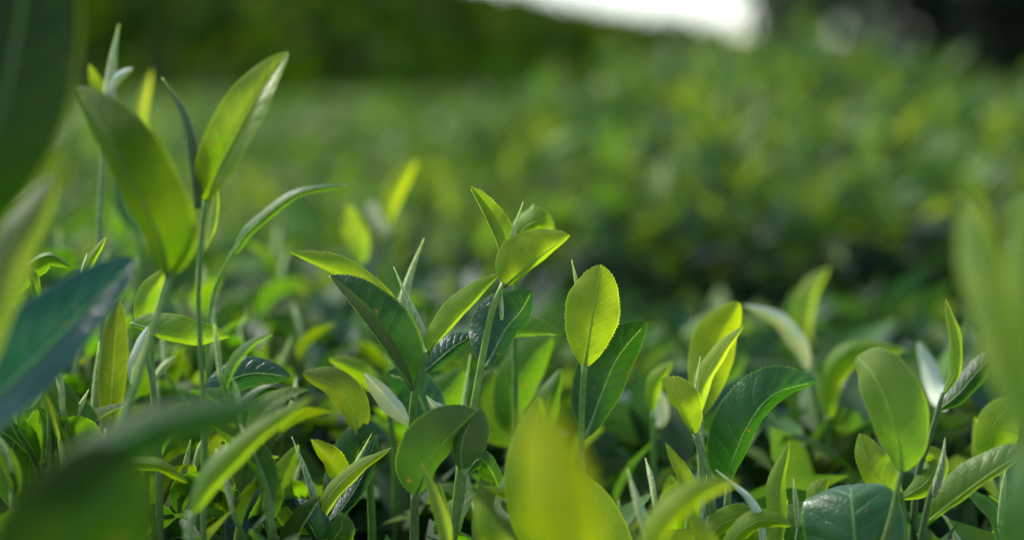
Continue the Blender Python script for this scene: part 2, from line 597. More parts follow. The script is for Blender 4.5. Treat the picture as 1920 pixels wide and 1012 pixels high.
def tree(label, x, y, h, rad, crown_lo, dark, seed, nleaf=5200, lsize=0.16, grey=0.0):
    g = ground_z(x, y)
    root = empty('broadleaf_tree', (x, y, g))
    tag(root, label, 'tree')
    r_ = random.Random(seed)
    top = Vector((r_.uniform(-.2, .2), r_.uniform(-.2, .2), h * 0.8))
    tube('trunk', [Vector((0, 0, -0.1)), Vector((r_.uniform(-.1, .1), 0, h * 0.35)), top], [0.17, 0.13, 0.05], M_BARK, root, 10)
    P, D = [], []
    for k in range(9):
        a = k * 2.4 + r_.uniform(-.4, .4)
        z0 = h * r_.uniform(0.28, 0.7)
        e = Vector((math.cos(a) * rad * r_.uniform(.55, .9), math.sin(a) * rad * r_.uniform(.55, .9), z0 + h * r_.uniform(0.08, 0.25)))
        tube('limb', [Vector((0, 0, z0)), Vector((e.x * .5, e.y * .5, z0 + (e.z - z0) * .35)), e], [0.07, 0.045, 0.015], M_BARK, root, 6)
    ncl = 46
    cl = []
    for k in range(ncl):
        u = r_.uniform(-1, 1)
        a = r_.uniform(0, 2 * math.pi)
        rr = (1 - u * u) ** .5 * rad * r_.uniform(.45, 1)
        zc = crown_lo + (h - crown_lo) * (0.5 + 0.5 * u * r_.uniform(.7, 1))
        cl.append((rr * math.cos(a), rr * math.sin(a), zc, r_.uniform(.35, .75) * rad * .55))
    per = nleaf // ncl
    for cx, cy, cz, cr in cl:
        q = rng.normal(size=(per, 3))
        q /= np.linalg.norm(q, axis=1, keepdims=True)
        q *= cr * rng.uniform(0.3, 1, (per, 1)) ** .5
        P.append(q + np.array((cx, cy, cz)))
        D.append(q / cr + rng.normal(size=(per, 3)) * .6 + np.array((0, 0, -.1)))
    P = np.vstack(P)
    D = np.vstack(D)
    # a small gap between the crowns where the sky comes through
    ax, az_ = (P[:, 0] + x) / (P[:, 1] + y), (P[:, 2] + g - CAM_Z) / (P[:, 1] + y)
    keep = np.hypot(ax - 0.176, az_ - 0.034) > 0.011
    keep |= rng.uniform(size=len(keep)) < 0.22
    P, D = P[keep], D[keep]
    C = tints(len(P), (0.0, 0.12, 0.60, 0.28))
    C[:, :3] *= dark
    C[:, 0] += grey * .5
    C[:, 1] += grey * .5
    C[:, 2] += grey * .45
    leaf_cloud('crown', P, D, rng.uniform(.7, 1.4, len(P)) * lsize, C, root, width=0.55)
    return root


tree('grey green tree at the upper right, beside the white patch of sky', 3.5, 21.0, 4.6, 0.85, 0.7, 0.9, 3, grey=0.24)
tree('dark tree filling the upper right corner behind the tea field', 6.0, 20.0, 5.0, 1.5, 0.5, 0.28, 5, nleaf=11000)
tree('dark tree farther back, showing between the grey green tree and the corner tree', 5.75, 25.5, 5.4, 1.3, 0.5, 0.35, 9, nleaf=8000)

# ------------------------------------------------------------------ leaves, buds, stems of single shoots
Y = (0.27, 0.36, 0.018, 0.25)      # new, yellow green
YG = (0.20, 0.31, 0.022, 0.35)
G = (0.095, 0.21, 0.022, 0.6)
O = (0.12, 0.17, 0.018, 0.4)       # olive
D_ = (0.028, 0.095, 0.018, 0.8)    # mature dark
T = (0.022, 0.085, 0.045, 1.2)     # mature and waxy, blue sky sheen partly put into the colour
B = (0.014, 0.060, 0.055, 1.5)
PL = (0.29, 0.37, 0.08, 0.2)       # pale downy
W = (0.54, 0.57, 0.43, 0.0)        # silvery down, with white sky sheen put into the colour


def width_profile(t, pk, q):
    u = t ** (math.log(0.5) / math.log(pk))
    w = np.maximum(np.sin(np.pi * np.clip(u, 0, 1)), 0) ** q
    return w


def leaf_geom(Mid, A, Bv, pk, q, teeth, bulge, quilt, seed, nseg, ncross=5, under=False, view=None, wave=0.03):
    """Mid, A, Bv: (nseg+1, 3) midrib points and full side vectors; returns vertices, faces, uv"""
    t = np.linspace(0, 1, nseg + 1)
    w = width_profile(t, pk, q)
    w[0] = 0.0
    Tn = np.gradient(Mid, axis=0)
    Tn /= np.linalg.norm(Tn, axis=1, keepdims=True) + 1e-12
    W_ = np.zeros((nseg + 1, 2 * ncross + 1, 3))
    UV = np.zeros((nseg + 1, 2 * ncross + 1, 2))
    W_[:, ncross] = Mid
    UV[:, ncross] = np.stack([t, np.full_like(t, .5)], 1)
    for sgn, S in ((-1, A), (1, Bv)):
        N = np.cross(Tn, S) * (-sgn)
        ln = np.linalg.norm(S, axis=1, keepdims=True)
        N /= np.linalg.norm(N, axis=1, keepdims=True) + 1e-12
        for j in range(1, ncross + 1):
            s = j / ncross
            ww = w.copy()
            if j == ncross and teeth:
                saw = np.where(np.arange(nseg + 1) % 2 == 1, 1.0, 0.0)
                fade = np.clip(np.minimum(t / .18, (1 - t) / .06), 0, 1)
                jit = 0.45 + 0.9 * np.abs(np.sin(np.arange(nseg + 1) * 12.9898 + seed)) * (0.75 + .25 * np.sin(t * 9 + seed))
                ww = ww + saw * fade * teeth * jit
            wv = wave * np.sin(t * 17 + seed + sgn * 1.3) * s * s + wave * 0.6 * np.sin(t * 7.3 + seed * 2.1 + sgn)* s
            ql = quilt * np.cos(2 * np.pi * (9 * t - 1.9 * s + .5 * s * s)) * math.sin(math.pi * min(s * 1.1, 1.0))
            p = Mid + S * (s * ww)[:, None] + N * (ln[:, 0] * w * (bulge * 4 * s * (1 - s) + wv + ql))[:, None]
            W_[:, ncross + sgn * j] = p
            UV[:, ncross + sgn * j] = np.stack([t, np.full_like(t, .5 + .5 * sgn * s)], 1)
    nc = 2 * ncross + 1
    Vv = W_.reshape(-1, 3)
    idx = np.arange((nseg + 1) * nc).reshape(nseg + 1, nc)
    F = np.stack([idx[:-1, :-1], idx[:-1, 1:], idx[1:, 1:], idx[1:, :-1]], -1).reshape(-1, 4)
    if view is not None:
        a = Vv[F[:, 1]] - Vv[F[:, 0]]
        b = Vv[F[:, 3]] - Vv[F[:, 0]]
        nn = np.cross(a, b)
        facing = (nn * view).sum()
        if (facing > 0) != under:      # front faces must look back at the viewer unless the underside shows
            F = F[:, ::-1]
    return Vv, F.tolist(), UV.reshape(-1, 2)


def frame_vectors(ctrl, n):
    """midrib curve in space with the picture-plane perpendicular at each sample"""
    Cw = catmull([at(*c) for c in ctrl], n)
    Tn = np.gradient(Cw, axis=0)
    f = np.array(FWD)
    view = Cw - np.array(CAMP)
    view /= np.linalg.norm(view, axis=1, keepdims=True)
    Pn = np.cross(view, Tn)      # left of the direction of growth as seen from the camera
    Pn *= -1
    Pn /= np.linalg.norm(Pn, axis=1, keepdims=True) + 1e-12
    # make sure it is left in picture terms
    dep = Cw @ f - np.array(CAMP) @ f
    return Cw, Pn, view, dep


class Shoot:
    def __init__(s, label, stem, r=6.0, color=G, z0=0.0, tipr=0.6, group=None):
        s.z0 = z0
        s.stem = [(x, y, z + z0) for x, y, z in stem]
        pts = [at(*p) for p in s.stem]
        if len(pts) > 2:       # stems bend a little at every node
            for q in range(1, len(pts) - 1):
                pts[q] = pts[q] + Vector((random.uniform(-1, 1), random.uniform(-1, 1), 0)) * 0.0012
        s.root = empty('tea_shoot', pts[0])
        tag(s.root, label, 'tea shoot', group)
        s.org = Vector(pts[0])
        rr = r / FPX * (pts[0] - CAMP).dot(FWD)
        V, F = tube_geom([p - s.org for p in pts], [rr * 1.25, rr * 1.1, rr, rr * .95, rr * .85, rr * tipr], 10, len(pts) * 7)
        o = mesh_obj('stem', V, F, M_STEM, s.root)
        o.color = color
        s.k = random.random() * 50

    def leaf(s, color, ctrl, a, b, pk=0.42, q=0.85, under=False, teeth=True, bulge=0.07, quilt=0.018, label=None, wave=0.05):
        """ctrl: base..tip as (x px, y px, mm); a / b: (visible px, hidden depth px) of the left / right half"""
        s.k += 1.7
        ctrl = [(x, y, z + s.z0) for x, y, z in ctrl]
        lpx = sum(math.hypot(ctrl[i + 1][0] - ctrl[i][0], ctrl[i + 1][1] - ctrl[i][1]) for i in range(len(ctrl) - 1))
        nseg = int(min(96, max(36, lpx / 2.9)))
        nseg -= nseg % 2
        C, Pn, view, dep = frame_vectors(ctrl, nseg + 1)
        sc_ = (dep / FPX)[:, None]
        A_ = (Pn * a[0] + view * a[1]) * sc_
        B_ = (-Pn * b[0] + view * b[1]) * sc_
        big = max(math.hypot(*a), math.hypot(*b))
        tz = min(0.08, 3.0 / big) if teeth else 0.0
        quilt = quilt * 0.6 * min(1.0, 0.15 + color[3])
        V, F, UV = leaf_geom(C - np.array(s.org), A_, B_, pk, q, tz, bulge, quilt, s.k, nseg, 5, under, FWDN, wave)
        o = mesh_obj('leaf', V, F, M_SILVER if color == W else M_LEAF, s.root, uv=UV)
        c = list(color)
        j = random.uniform(.92, 1.08)
        o.color = (c[0] * j, c[1] * j, c[2], c[3])
        if label: o['label'] = label
        # raised midrib below the blade
        rr = max(0.9, big * 0.035) * float(sc_[0, 0])
        rr = min(rr, 0.0009)
        nn = np.cross(A_[len(A_) // 2], B_[len(B_) // 2])
        V2, F2 = tube_geom(list((C - np.array(s.org))[:: max(1, nseg // 10)]), [rr * 1.7, rr * 1.0, rr * .8, rr * .5, rr * .25], 6, 28)
        m = mesh_obj('midrib', V2, F2, M_STEM, o)
        if color[3] < .5:
            m.color = (c[0] * .42, c[1] * .55, c[2] * .8, 1)
        else:
            m.color = (min(1, c[0] * 1.3 + .03), min(1, c[1] * 1.2 + .04), c[2] + .015, 1)
        return o

    def bud(s, color, ctrl, r, name='bud', fuzzy=True):
        ctrl = [(x, y, z + s.z0) for x, y, z in ctrl]
        pts = [at(*c) - s.org for c in ctrl]
        rr = r / FPX * (at(*ctrl[0]) - CAMP).dot(FWD)
        V, F = tube_geom(pts, [rr * .55, rr * .95, rr, rr * .72, rr * .4, rr * .06], 10, 30)
        o = mesh_obj(name, V, F, M_BUD if fuzzy else M_STEM, s.root)
        o.color = color
        return o


FWDN = np.array(FWD)

# ================================================================== the shoots in and near the plane of focus
# ---- centre: tall shoot with three leaves and a needle bud
s = Shoot('tallest sharp tea shoot in the middle, with a needle bud and a bright right leaf',
          [(838, 1180, 8), (862, 900, 5), (885, 768, 3), (908, 650, 0), (930, 575, -2), (946, 530, -2)], 8, (0.20, 0.32, 0.06, 1), tipr=.8)
s.leaf(Y, [(946, 537, -3), (968, 518, -5), (1014, 480, -3), (1069, 441, 4)], (62, 18), (7, 44), .36, .68, under=True, bulge=.13,
       label='bright yellow green leaf folded to the right')
s.leaf(YG, [(942, 545, 0), (940, 490, 1), (926, 440, 2), (904, 395, 4), (880, 349, 2)], (-18, -12), (38, 10), .50, .75, bulge=.10,
       label='upright leaf with a pale left edge')
s.bud(PL, [(944, 520, 3), (950, 470, 3), (964, 430, 3), (981, 378, 3)], 7)
s.leaf(T, [(910, 690, 6), (922, 668, 9), (948, 618, 14), (976, 584, 16), (998, 545, 10)], (68, 22), (22, 36), .50, .62, bulge=.10, quilt=.06,
       label='round glossy mature leaf behind the stem')
s.leaf(G, [(905, 660, 16), (950, 633, 22), (1005, 626, 26), (1056, 628, 28)], (40, 25), (3, 40), .42, .8, label='mid green leaf pointing right behind the stem')
s.bud((0.27, 0.37, 0.12, 1), [(941, 600, -1), (939, 560, -1), (938, 520, 1)], 5, 'young_stem')

# ---- small shoot just behind the tall one
s = Shoot('small soft shoot with a domed leaf, peeping out right behind the tallest shoot',
          [(962, 1150, 60), (963, 800, 58), (968, 560, 55), (972, 450, 52)], 6, G)
s.leaf(YG, [(972, 455, 52), (982, 430, 50), (1008, 415, 50), (1040, 436, 54)], (26, 25), (14, 36), .45, .8, label='domed pale leaf')
s.bud(PL, [(972, 440, 56), (985, 412, 56), (1001, 383, 56)], 7)

# ---- left of centre: forked shoot
s = Shoot('forked tea shoot left of the tallest, with a crooked dry bud and bitten leaf',
          [(776, 1180, 10), (778, 900, 6), (778, 780, 3), (788, 700, 0), (806, 655, -2)], 8.5, (0.13, 0.23, 0.04, 1), tipr=.85)
s.leaf(YG, [(803, 664, -3), (824, 632, -6), (872, 578, -4), (939, 512, 2)], (34, 16), (4, 40), .44, .8, under=True, bulge=.11,
       label='yellow green leaf reaching up to the right')
s.leaf(T, [(790, 700, 4), (815, 680, 10), (848, 652, 16), (890, 626, 22)], (27, 20), (15, 26), .50, .7, label='dark teal leaf below the bright one')
s.leaf(D_, [(773, 730, 0), (748, 694, -5), (714, 645, -8), (666, 580, -8), (617, 517, -2)], (-24, -14), (76, 14), .46, .66, bulge=.08, quilt=.03,
       label='broad dark green leaf with a pale folded edge')
s.leaf(Y, [(768, 690, 12), (752, 628, 14), (706, 568, 12), (640, 518, 6), (542, 472, 0)], (1, 34), (36, 30), .56, .75, under=True, bulge=.12,
       label='bright yellow leaf arching left with a brown bite mark')
s.bud((0.28, 0.34, 0.14, 1), [(802, 662, 0), (794, 625, -1), (786, 606, -1), (762, 555, -1), (738, 500, 1)], 6.5)
s.bud(PL, [(797, 670, 20), (755, 590, 34), (768, 520, 38), (795, 447, 40)], 13, 'rolled_leaf')
s.leaf(W, [(775, 800, 12), (752, 778, 12), (715, 735, 12), (682, 698, 10)], (20, 14), (17, 22), .5, .8, under=True, teeth=False, label='silvery underside of a leaf')
s.leaf(W, [(850, 800, 16), (835, 782, 16), (812, 762, 16), (799, 741, 14)], (8, 20), (16, 14), .35, .9, under=True, label='small silvery leaf tip')
s.leaf(T, [(776, 830, 40), (800, 790, 44), (770, 720, 46), (725, 700, 44)], (48, 20), (42, 20), .5, .6, label='dark teal leaf behind the stem')
# brown bite mark
V, F = tube_geom([at(701, 549, 3) - s.org, at(704, 554, 2.5) - s.org, at(708, 557, 3) - s.org], [0.0003, 0.0007, 0.0002], 6, 8)
o = mesh_obj('bite_mark', V, F, M_STEM, s.root)
o.color = (0.28, 0.09, 0.02, 1)

# ---- right of centre: single upright yellow leaf
s = Shoot('straight tea shoot right of centre whose one upright oval leaf glows yellow green',
          [(1096, 1180, 4), (1096, 900, 2), (1094, 780, 1), (1096, 684, 0)], 7, (0.13, 0.25, 0.03, 1), tipr=.9)
s.leaf(Y, [(1096, 690, 0), (1103, 640, -2), (1113, 580, -2), (1127, 496, 2)], (52, 22), (49, 18), .55, .62, under=True, bulge=.06,
       label='upright oval leaf glowing yellow green')
s.bud(PL, [(1094, 640, 12), (1088, 560, 12), (1079, 520, 12), (1072, 487, 12)], 8)
s.leaf(D_, [(1096, 822, 8), (1106, 800, 11), (1128, 740, 16), (1160, 668, 18), (1214, 603, 12)], (64, 16), (34, 28), .50, .74, bulge=.06, quilt=.045,
       label='dark green leaf with clear side veins')

# ---- cup leaves at the bottom centre
s = Shoot('tea shoot at the bottom centre whose big dark leaf is cupped round the stems',
          [(776, 1180, -14), (776, 1010, -16), (778, 925, -18)], 8.5, (0.10, 0.17, 0.04, 1), tipr=.9)
s.leaf((0.035, 0.095, 0.016, .5), [(779, 930, -18), (800, 880, -22), (836, 826, -24), (892, 770, -18)], (70, -8), (18, 62), .47, .55, under=True, bulge=.07,
       label='big cupped dark green leaf seen from below')
s = Shoot('short tea shoot at the bottom centre with a rounded dark leaf, beside the cupped leaf',
          [(838, 1180, -18), (850, 1010, -20), (864, 930, -22), (870, 878, -22)], 9, (0.17, 0.26, 0.07, 1), tipr=.8)
s.leaf((0.05, 0.13, 0.018, .5), [(868, 884, -22), (864, 850, -24), (872, 812, -22), (898, 764, -14)], (20, 40), (46, 22), .55, .5, under=True, bulge=.1,
       label='rounded dark leaf with a toothed rim')
s.leaf((0.06, 0.15, 0.018, .5), [(872, 888, -14), (900, 860, -6), (925, 890, 2), (938, 925, 6)], (18, 24), (20, 30), .5, .8, label='leaf arching down to the right')

# ---- sharp cluster low on the left of centre
s = Shoot('sharp low shoot left of the cupped leaf, with a bright pointed oval leaf',
          [(604, 1180, -4), (603, 1040, -6), (604, 968, -8)], 10, (0.15, 0.24, 0.06, 1), tipr=.8)
s.leaf(Y, [(622, 925, 4), (634, 895, 2), (618, 862, 0), (583, 823, 0)], (15, 22), (27, 16), .45, .75, label='bright pointed oval leaf')
s.leaf(PL, [(604, 975, -8), (618, 930, -14), (662, 883, -14), (734, 838, -6)], (14, 28), (16, 26), .42, .85, under=True, teeth=False, bulge=.14,
       label='long pale green leaf pointing up to the right')
s.leaf(T, [(610, 985, 2), (644, 950, 6), (680, 890, 10), (708, 813, 8)], (18, 24), (17, 22), .5, .7, label='teal leaf behind the pale one')
s.bud(PL, [(640, 930, -2), (662, 880, -2), (680, 845, 0), (697, 812, 2)], 5)
s.leaf(T, [(602, 1040, -8), (590, 1000, -14), (570, 970, -16), (533, 938, -10)], (8, 26), (36, 10), .45, .7, label='small toothed leaf with a blue sheen')
s.leaf(G, [(604, 1030, -10), (625, 1010, -16), (640, 990, -16), (640, 960, -10)], (22, 20), (26, 20), .5, .65)
s.leaf(YG, [(600, 1000, 4), (548, 970, 6), (527, 905, 6), (560, 832, 4)], (26, 16), (22, 26), .5, .68, under=True, teeth=False, bulge=.12, label='smooth oval yellow green leaf')
s.bud((0.17, 0.27, 0.10, 1), [(600, 985, -6), (588, 930, -8), (570, 875, -8), (547, 818, -4)], 7)
s.leaf(D_, [(612, 960, 20), (660, 880, 24), (680, 830, 24), (712, 812, 20)], (48, 22), (10, 30), .55, .6, quilt=.05, label='glossy dark leaf behind')

# ---- slim rolled leaf bottom centre
s = Shoot('slim rolled pale leaf standing alone at the bottom edge, in front of the cupped leaf',
          [(836, 1180, -44), (836, 1060, -46), (834, 1010, -46)], 8, (0.2, 0.3, 0.08, 1))
s.leaf(PL, [(836, 1060, -46), (834, 990, -48), (816, 930, -48), (789, 866, -44)], (14, 26), (13, 20), .4, .8, under=True, teeth=False, bulge=.2)
s.leaf(YG, [(834, 1050, -44), (842, 1000, -42), (836, 960, -41), (822, 900, -40)], (8, 20), (8, 20), .4, .8)

# ---- huge yellow blur at the bottom
s = Shoot('large blurred yellow leaf close to the lens at the bottom, right of centre',
          [(1080, 1500, -325), (1078, 1250, -325), (1072, 1130, -325)], 14, YG)
s.leaf((0.47, 0.50, 0.008, .0), [(1078, 1200, -325), (1075, 1060, -327), (1052, 930, -325), (1005, 745, -310)], (70, 50), (62, 50), .56, .62, teeth=False, bulge=.05)
s = Shoot('broad toothed leaf standing right behind the big yellow blur at the bottom edge',
          [(1120, 1300, -30), (1122, 1180, -30)], 9, G)
s.leaf(YG, [(1122, 1200, -30), (1135, 1120, -32), (1120, 1000, -34), (1070, 880, -30)], (50, 30), (60, 18), .5, .6, under=True, label='toothed translucent leaf')
s.leaf(YG, [(1112, 1190, -60), (1050, 1080, -62), (985, 900, -64), (1010, 742, -62)], (44, 30), (56, 20), .55, .65, teeth=False, label='broad soft yellow green leaf')
s = Shoot('shoot with a leaf lying level and pointing left, left of the big yellow blur',
          [(1010, 1200, -34), (1012, 1050, -36), (1010, 960, -38)], 7, YG)
s.leaf(Y, [(1012, 960, -38), (985, 945, -40), (945, 925, -40), (905, 910, -36)], (10, 24), (12, 26), .4, .85, label='level yellow leaf pointing left')
s.leaf(Y, [(1008, 1070, -110), (960, 1040, -116), (915, 990, -118), (890, 930, -110)], (24, 24), (22, 24), .5, .8, teeth=False)
s.bud(PL, [(1006, 1000, -30), (935, 955, -26), (945, 900, -24), (962, 848, -22)], 7)

# ---- right: pair of shoots around the arching dark leaf
s = Shoot('tea shoot with one small folded leaf like a flag, left of the arching dark leaf',
          [(1350, 1180, -4), (1342, 960, -5), (1328, 880, -6), (1303, 812, -6)], 8, (0.14, 0.23, 0.06, 1), tipr=.8)
s.leaf(Y, [(1302, 816, -6), (1288, 786, -8), (1268, 750, -9), (1240, 709, -4)], (9, 30), (42, 10), .56, .58, under=True, bulge=.08,
       label='small flag shaped yellow green leaf')
s.bud(PL, [(1318, 850, 0), (1306, 780, 2), (1306, 720, 4), (1313, 668, 4)], 6.5)
s = Shoot('shoot rising behind the flag shaped leaf, with a pale spear leaf against a yellow leaf',
          [(1320, 1180, 40), (1320, 900, 40), (1312, 760, 38)], 9, (0.2, 0.3, 0.1, 1))
s.leaf(PL, [(1314, 770, 32), (1318, 720, 26), (1350, 660, 24), (1394, 610, 26)], (20, 18), (15, 24), .42, .8, under=True, teeth=False, bulge=.12, label='pale spear leaf')
s.leaf(Y, [(1316, 780, 56), (1325, 720, 62), (1345, 630, 66), (1386, 566, 62)], (44, 20), (40, 20), .55, .62, teeth=False, label='broad yellow green leaf')
s = Shoot('dark arching leaf with a pale inner edge, standing right of centre on the right half',
          [(1362, 1180, 6), (1362, 1000, 4), (1366, 905, 2)], 9, (0.2, 0.28, 0.1, 1))
s.leaf((0.026, 0.11, 0.020, 1.0), [(1365, 910, 2), (1376, 862, -4), (1402, 800, -8), (1446, 742, -6), (1532, 714, 6)], (66, 18), (18, 42), .42, .72, bulge=.05, quilt=.035,
       label='large dark green leaf arching right')
s = Shoot('low shoot with a crooked white bud and toothed leaves, bottom right of centre',
          [(1440, 1200, -30), (1436, 1070, -30), (1430, 1000, -30)], 8, (0.12, 0.2, 0.06, 1))
s.bud((0.45, 0.5, 0.38, 1), [(1432, 1020, -30), (1424, 970, -32), (1405, 935, -32), (1372, 905, -30), (1342, 880, -28)], 9)
s.leaf(YG, [(1440, 1060, -30), (1458, 980, -26), (1456, 910, -24), (1480, 828, -22)], (20, 16), (18, 20), .48, .8, under=True, teeth=False, bulge=.12,
       label='upright pale striped leaf')
s.leaf(YG, [(1436, 1040, -20), (1395, 975, -18), (1350, 985, -22), (1320, 1030, -28)], (18, 24), (28, 20), .5, .7, label='toothed leaf arching left')
s.leaf(YG, [(1350, 1050, -34), (1385, 1000, -38), (1430, 975, -38), (1485, 985, -32)], (22, 30), (14, 24), .5, .7, label='toothed leaf arching right')
s.leaf(D_, [(1300, 1040, -4), (1330, 985, -6), (1370, 958, -6), (1425, 948, 0)], (14, 20), (40, 20), .5, .65, label='dark leaf behind the toothed ones')
s = Shoot('slim upright yellow green leaf with a pale edge, below the flag shaped leaf',
          [(1312, 1200, -12), (1310, 1060, -12), (1308, 975, -12)], 7, YG)
s.leaf(Y, [(1308, 1000, -12), (1296, 940, -14), (1276, 890, -14), (1247, 829, -10)], (10, 22), (22, 16), .42, .8, under=True, bulge=.12)
s.bud(PL, [(1312, 990, -14), (1318, 940, -14), (1325, 890, -12)], 5)
s = Shoot('blurred bright leaf bowing to the right, close to the lens at the bottom edge',
          [(1190, 1400, -170), (1196, 1200, -170), (1206, 1080, -170)], 10, YG)
s.leaf((0.28, 0.37, 0.02, .3), [(1205, 1100, -170), (1225, 1000, -172), (1290, 930, -170), (1388, 900, -160)], (26, 30), (24, 26), .45, .75, teeth=False, bulge=.12)
s.leaf(Y, [(1262, 1130, -110), (1330, 1040, -110), (1310, 990, -108), (1270, 950, -104)], (16, 24), (20, 20), .5, .8, teeth=False)
s = Shoot('pale blurred bud leaning left at the bottom edge, right of the big yellow blur',
          [(1230, 1300, -70), (1226, 1100, -70), (1218, 1010, -70)], 8, PL)
s.bud(PL, [(1220, 1040, -70), (1208, 980, -70), (1192, 930, -68), (1176, 878, -64)], 11)

# ---- far right group
s = Shoot('broad dark leaf bent over like a roof at the bottom right, with a pale midrib',
          [(1610, 1330, -40), (1609, 1200, -42)], 10, D_)
s.leaf((0.032, 0.125, 0.030, 1.1), [(1609, 1210, -42), (1608, 1120, -48), (1603, 1010, -50), (1597, 935, -42), (1594, 908, -30)], (98, 34), (94, 34), .66, .42, teeth=False, bulge=.06, quilt=.02,
       label='broad dark leaf with a pale midrib')
s.leaf(YG, [(1612, 1080, -8), (1560, 980, -4), (1530, 925, -2), (1552, 896, 4)], (22, 16), (26, 14), .6, .7)
s = Shoot('large soft green leaf with a bent tip on a dark stem, right side',
          [(1640, 1300, -50), (1655, 1060, -52), (1672, 960, -54), (1690, 880, -54)], 7.5, (0.10, 0.16, 0.03, 1))
s.leaf((0.13, 0.24, 0.02, .5), [(1690, 886, -54), (1684, 830, -58), (1664, 760, -60), (1636, 700, -56), (1606, 668, -46)], (38, 30), (72, 12), .52, .55, under=True, teeth=False, bulge=.09,
       label='large soft green leaf with a bent tip')
s = Shoot('yellow leaf tucked behind the large soft leaf, lower down',
          [(1700, 1300, 20), (1696, 1040, 20), (1690, 920, 18)], 8, G)
s.leaf(YG, [(1690, 930, 18), (1662, 910, 16), (1630, 870, 16), (1612, 812, 20)], (24, 18), (40, 14), .5, .65, teeth=False, under=True)
s.leaf(YG, [(1690, 935, 22), (1740, 900, 26), (1755, 860, 30), (1712, 838, 30)], (22, 16), (24, 20), .5, .7, teeth=False)
s = Shoot('shoot arching right behind the large soft leaf, against the dark gap',
          [(1556, 1200, 150), (1556, 900, 150), (1552, 780, 148)], 8, G)
s.leaf(YG, [(1552, 790, 148), (1552, 700, 140), (1600, 652, 136), (1700, 655, 140)], (16, 30), (34, 18), .45, .7, teeth=False, label='arching yellow green leaf')
s.leaf(O, [(1552, 800, 150), (1530, 870, 146), (1560, 860, 140), (1620, 800, 140)], (24, 20), (18, 24), .5, .7, teeth=False)
s = Shoot('upright spear bud with green leaves either side, near the right edge',
          [(1700, 1250, 36), (1722, 900, 32), (1750, 800, 30), (1768, 735, 28)], 7, (0.06, 0.12, 0.03, 1))
s.leaf(YG, [(1766, 745, 28), (1790, 700, 26), (1792, 640, 24), (1773, 560, 26)], (14, 20), (12, 24), .5, .75, teeth=False, under=True, bulge=.14, label='upright spear leaf')
s.leaf(D_, [(1758, 770, 32), (1795, 740, 34), (1838, 690, 36), (1884, 642, 38)], (22, 22), (20, 26), .48, .75, teeth=False, label='green leaf leaning right with a pale rim')
s.leaf(W, [(1775, 770, 90), (1757, 735, 120), (1742, 690, 130), (1722, 640, 135)], (19, 14), (18, 14), .55, .6, teeth=False, under=True, label='silvery underside of a leaf')
s = Shoot('thin dark bud with a long leaf pointing right, at the lower right corner',
          [(1700, 1250, -26), (1724, 1040, -28), (1748, 930, -30), (1756, 895, -30)], 6.5, (0.05, 0.10, 0.02, 1))
s.bud((0.10, 0.18, 0.03, 1), [(1750, 930, -30), (1762, 890, -32), (1768, 860, -32), (1772, 820, -30)], 8)
s.leaf((0.13, 0.22, 0.035, .9), [(1744, 975, -26), (1778, 946, -32), (1850, 892, -38), (1938, 832, -36)], (44, 22), (10, 36), .45, .66, bulge=.10, quilt=.03,
       label='long leaf with a yellow upper edge')
s = Shoot('blurred white curved leaf on a tall stem, in front of the dark gap',
          [(1570, 1200, 170), (1560, 900, 168), (1535, 760, 164), (1516, 690, 160)], 9, (0.15, 0.25, 0.06, 1))
s.leaf(W, [(1516, 695, 160), (1500, 650, 156), (1460, 600, 152), (1392, 570, 150)], (17, 20), (18, 16), .42, .8, teeth=False, label='white curved leaf')
s = Shoot('faint blurred pale leaf above the white curved one',
          [(1520, 1200, 300), (1518, 900, 300), (1514, 640, 300)], 7, G)
s.leaf(PL, [(1514, 650, 300), (1508, 590, 300), (1520, 540, 300), (1556, 500, 300)], (20, 14), (18, 14), .5, .8, teeth=False)
s.leaf(G, [(1514, 700, 300), (1490, 640, 300), (1480, 590, 300), (1492, 540, 300)], (16, 14), (14, 14), .5, .8, teeth=False)
s = Shoot('very blurred broad pale green leaves close to the lens at the right edge',
          [(1960, 1600, -275), (1945, 1200, -275), (1925, 860, -275)], 13, G)
s.leaf((0.26, 0.35, 0.10, .2), [(1925, 870, -275), (1890, 720, -277), (1850, 560, -275), (1815, 362, -265)], (40, 50), (46, 40), .62, .55, teeth=False)
s.leaf((0.22, 0.32, 0.05, .2), [(1925, 880, -275), (1930, 740, -282), (1915, 560, -282), (1922, 365, -270)], (40, 50), (60, 40), .55, .55, teeth=False)
s.leaf((0.05, 0.15, 0.03, .5), [(1932, 1180, -275), (1922, 1060, -275), (1915, 940, -275), (1930, 800, -265)], (40, 50), (60, 40), .5, .6, teeth=False)
s = Shoot('faint pale round leaf behind the long leaf at the right edge',
          [(1890, 1250, 50), (1885, 1000, 50), (1880, 880, 50)], 7, PL)
s.leaf(YG, [(1880, 890, 50), (1862, 850, 48), (1868, 790, 46), (1925, 742, 44)], (34, 16), (48, 10), .5, .55, teeth=False)
s.leaf(PL, [(1882, 940, 60), (1850, 900, 62), (1835, 850, 62), (1828, 780, 60)], (12, 16), (14, 12), .5, .7, teeth=False)

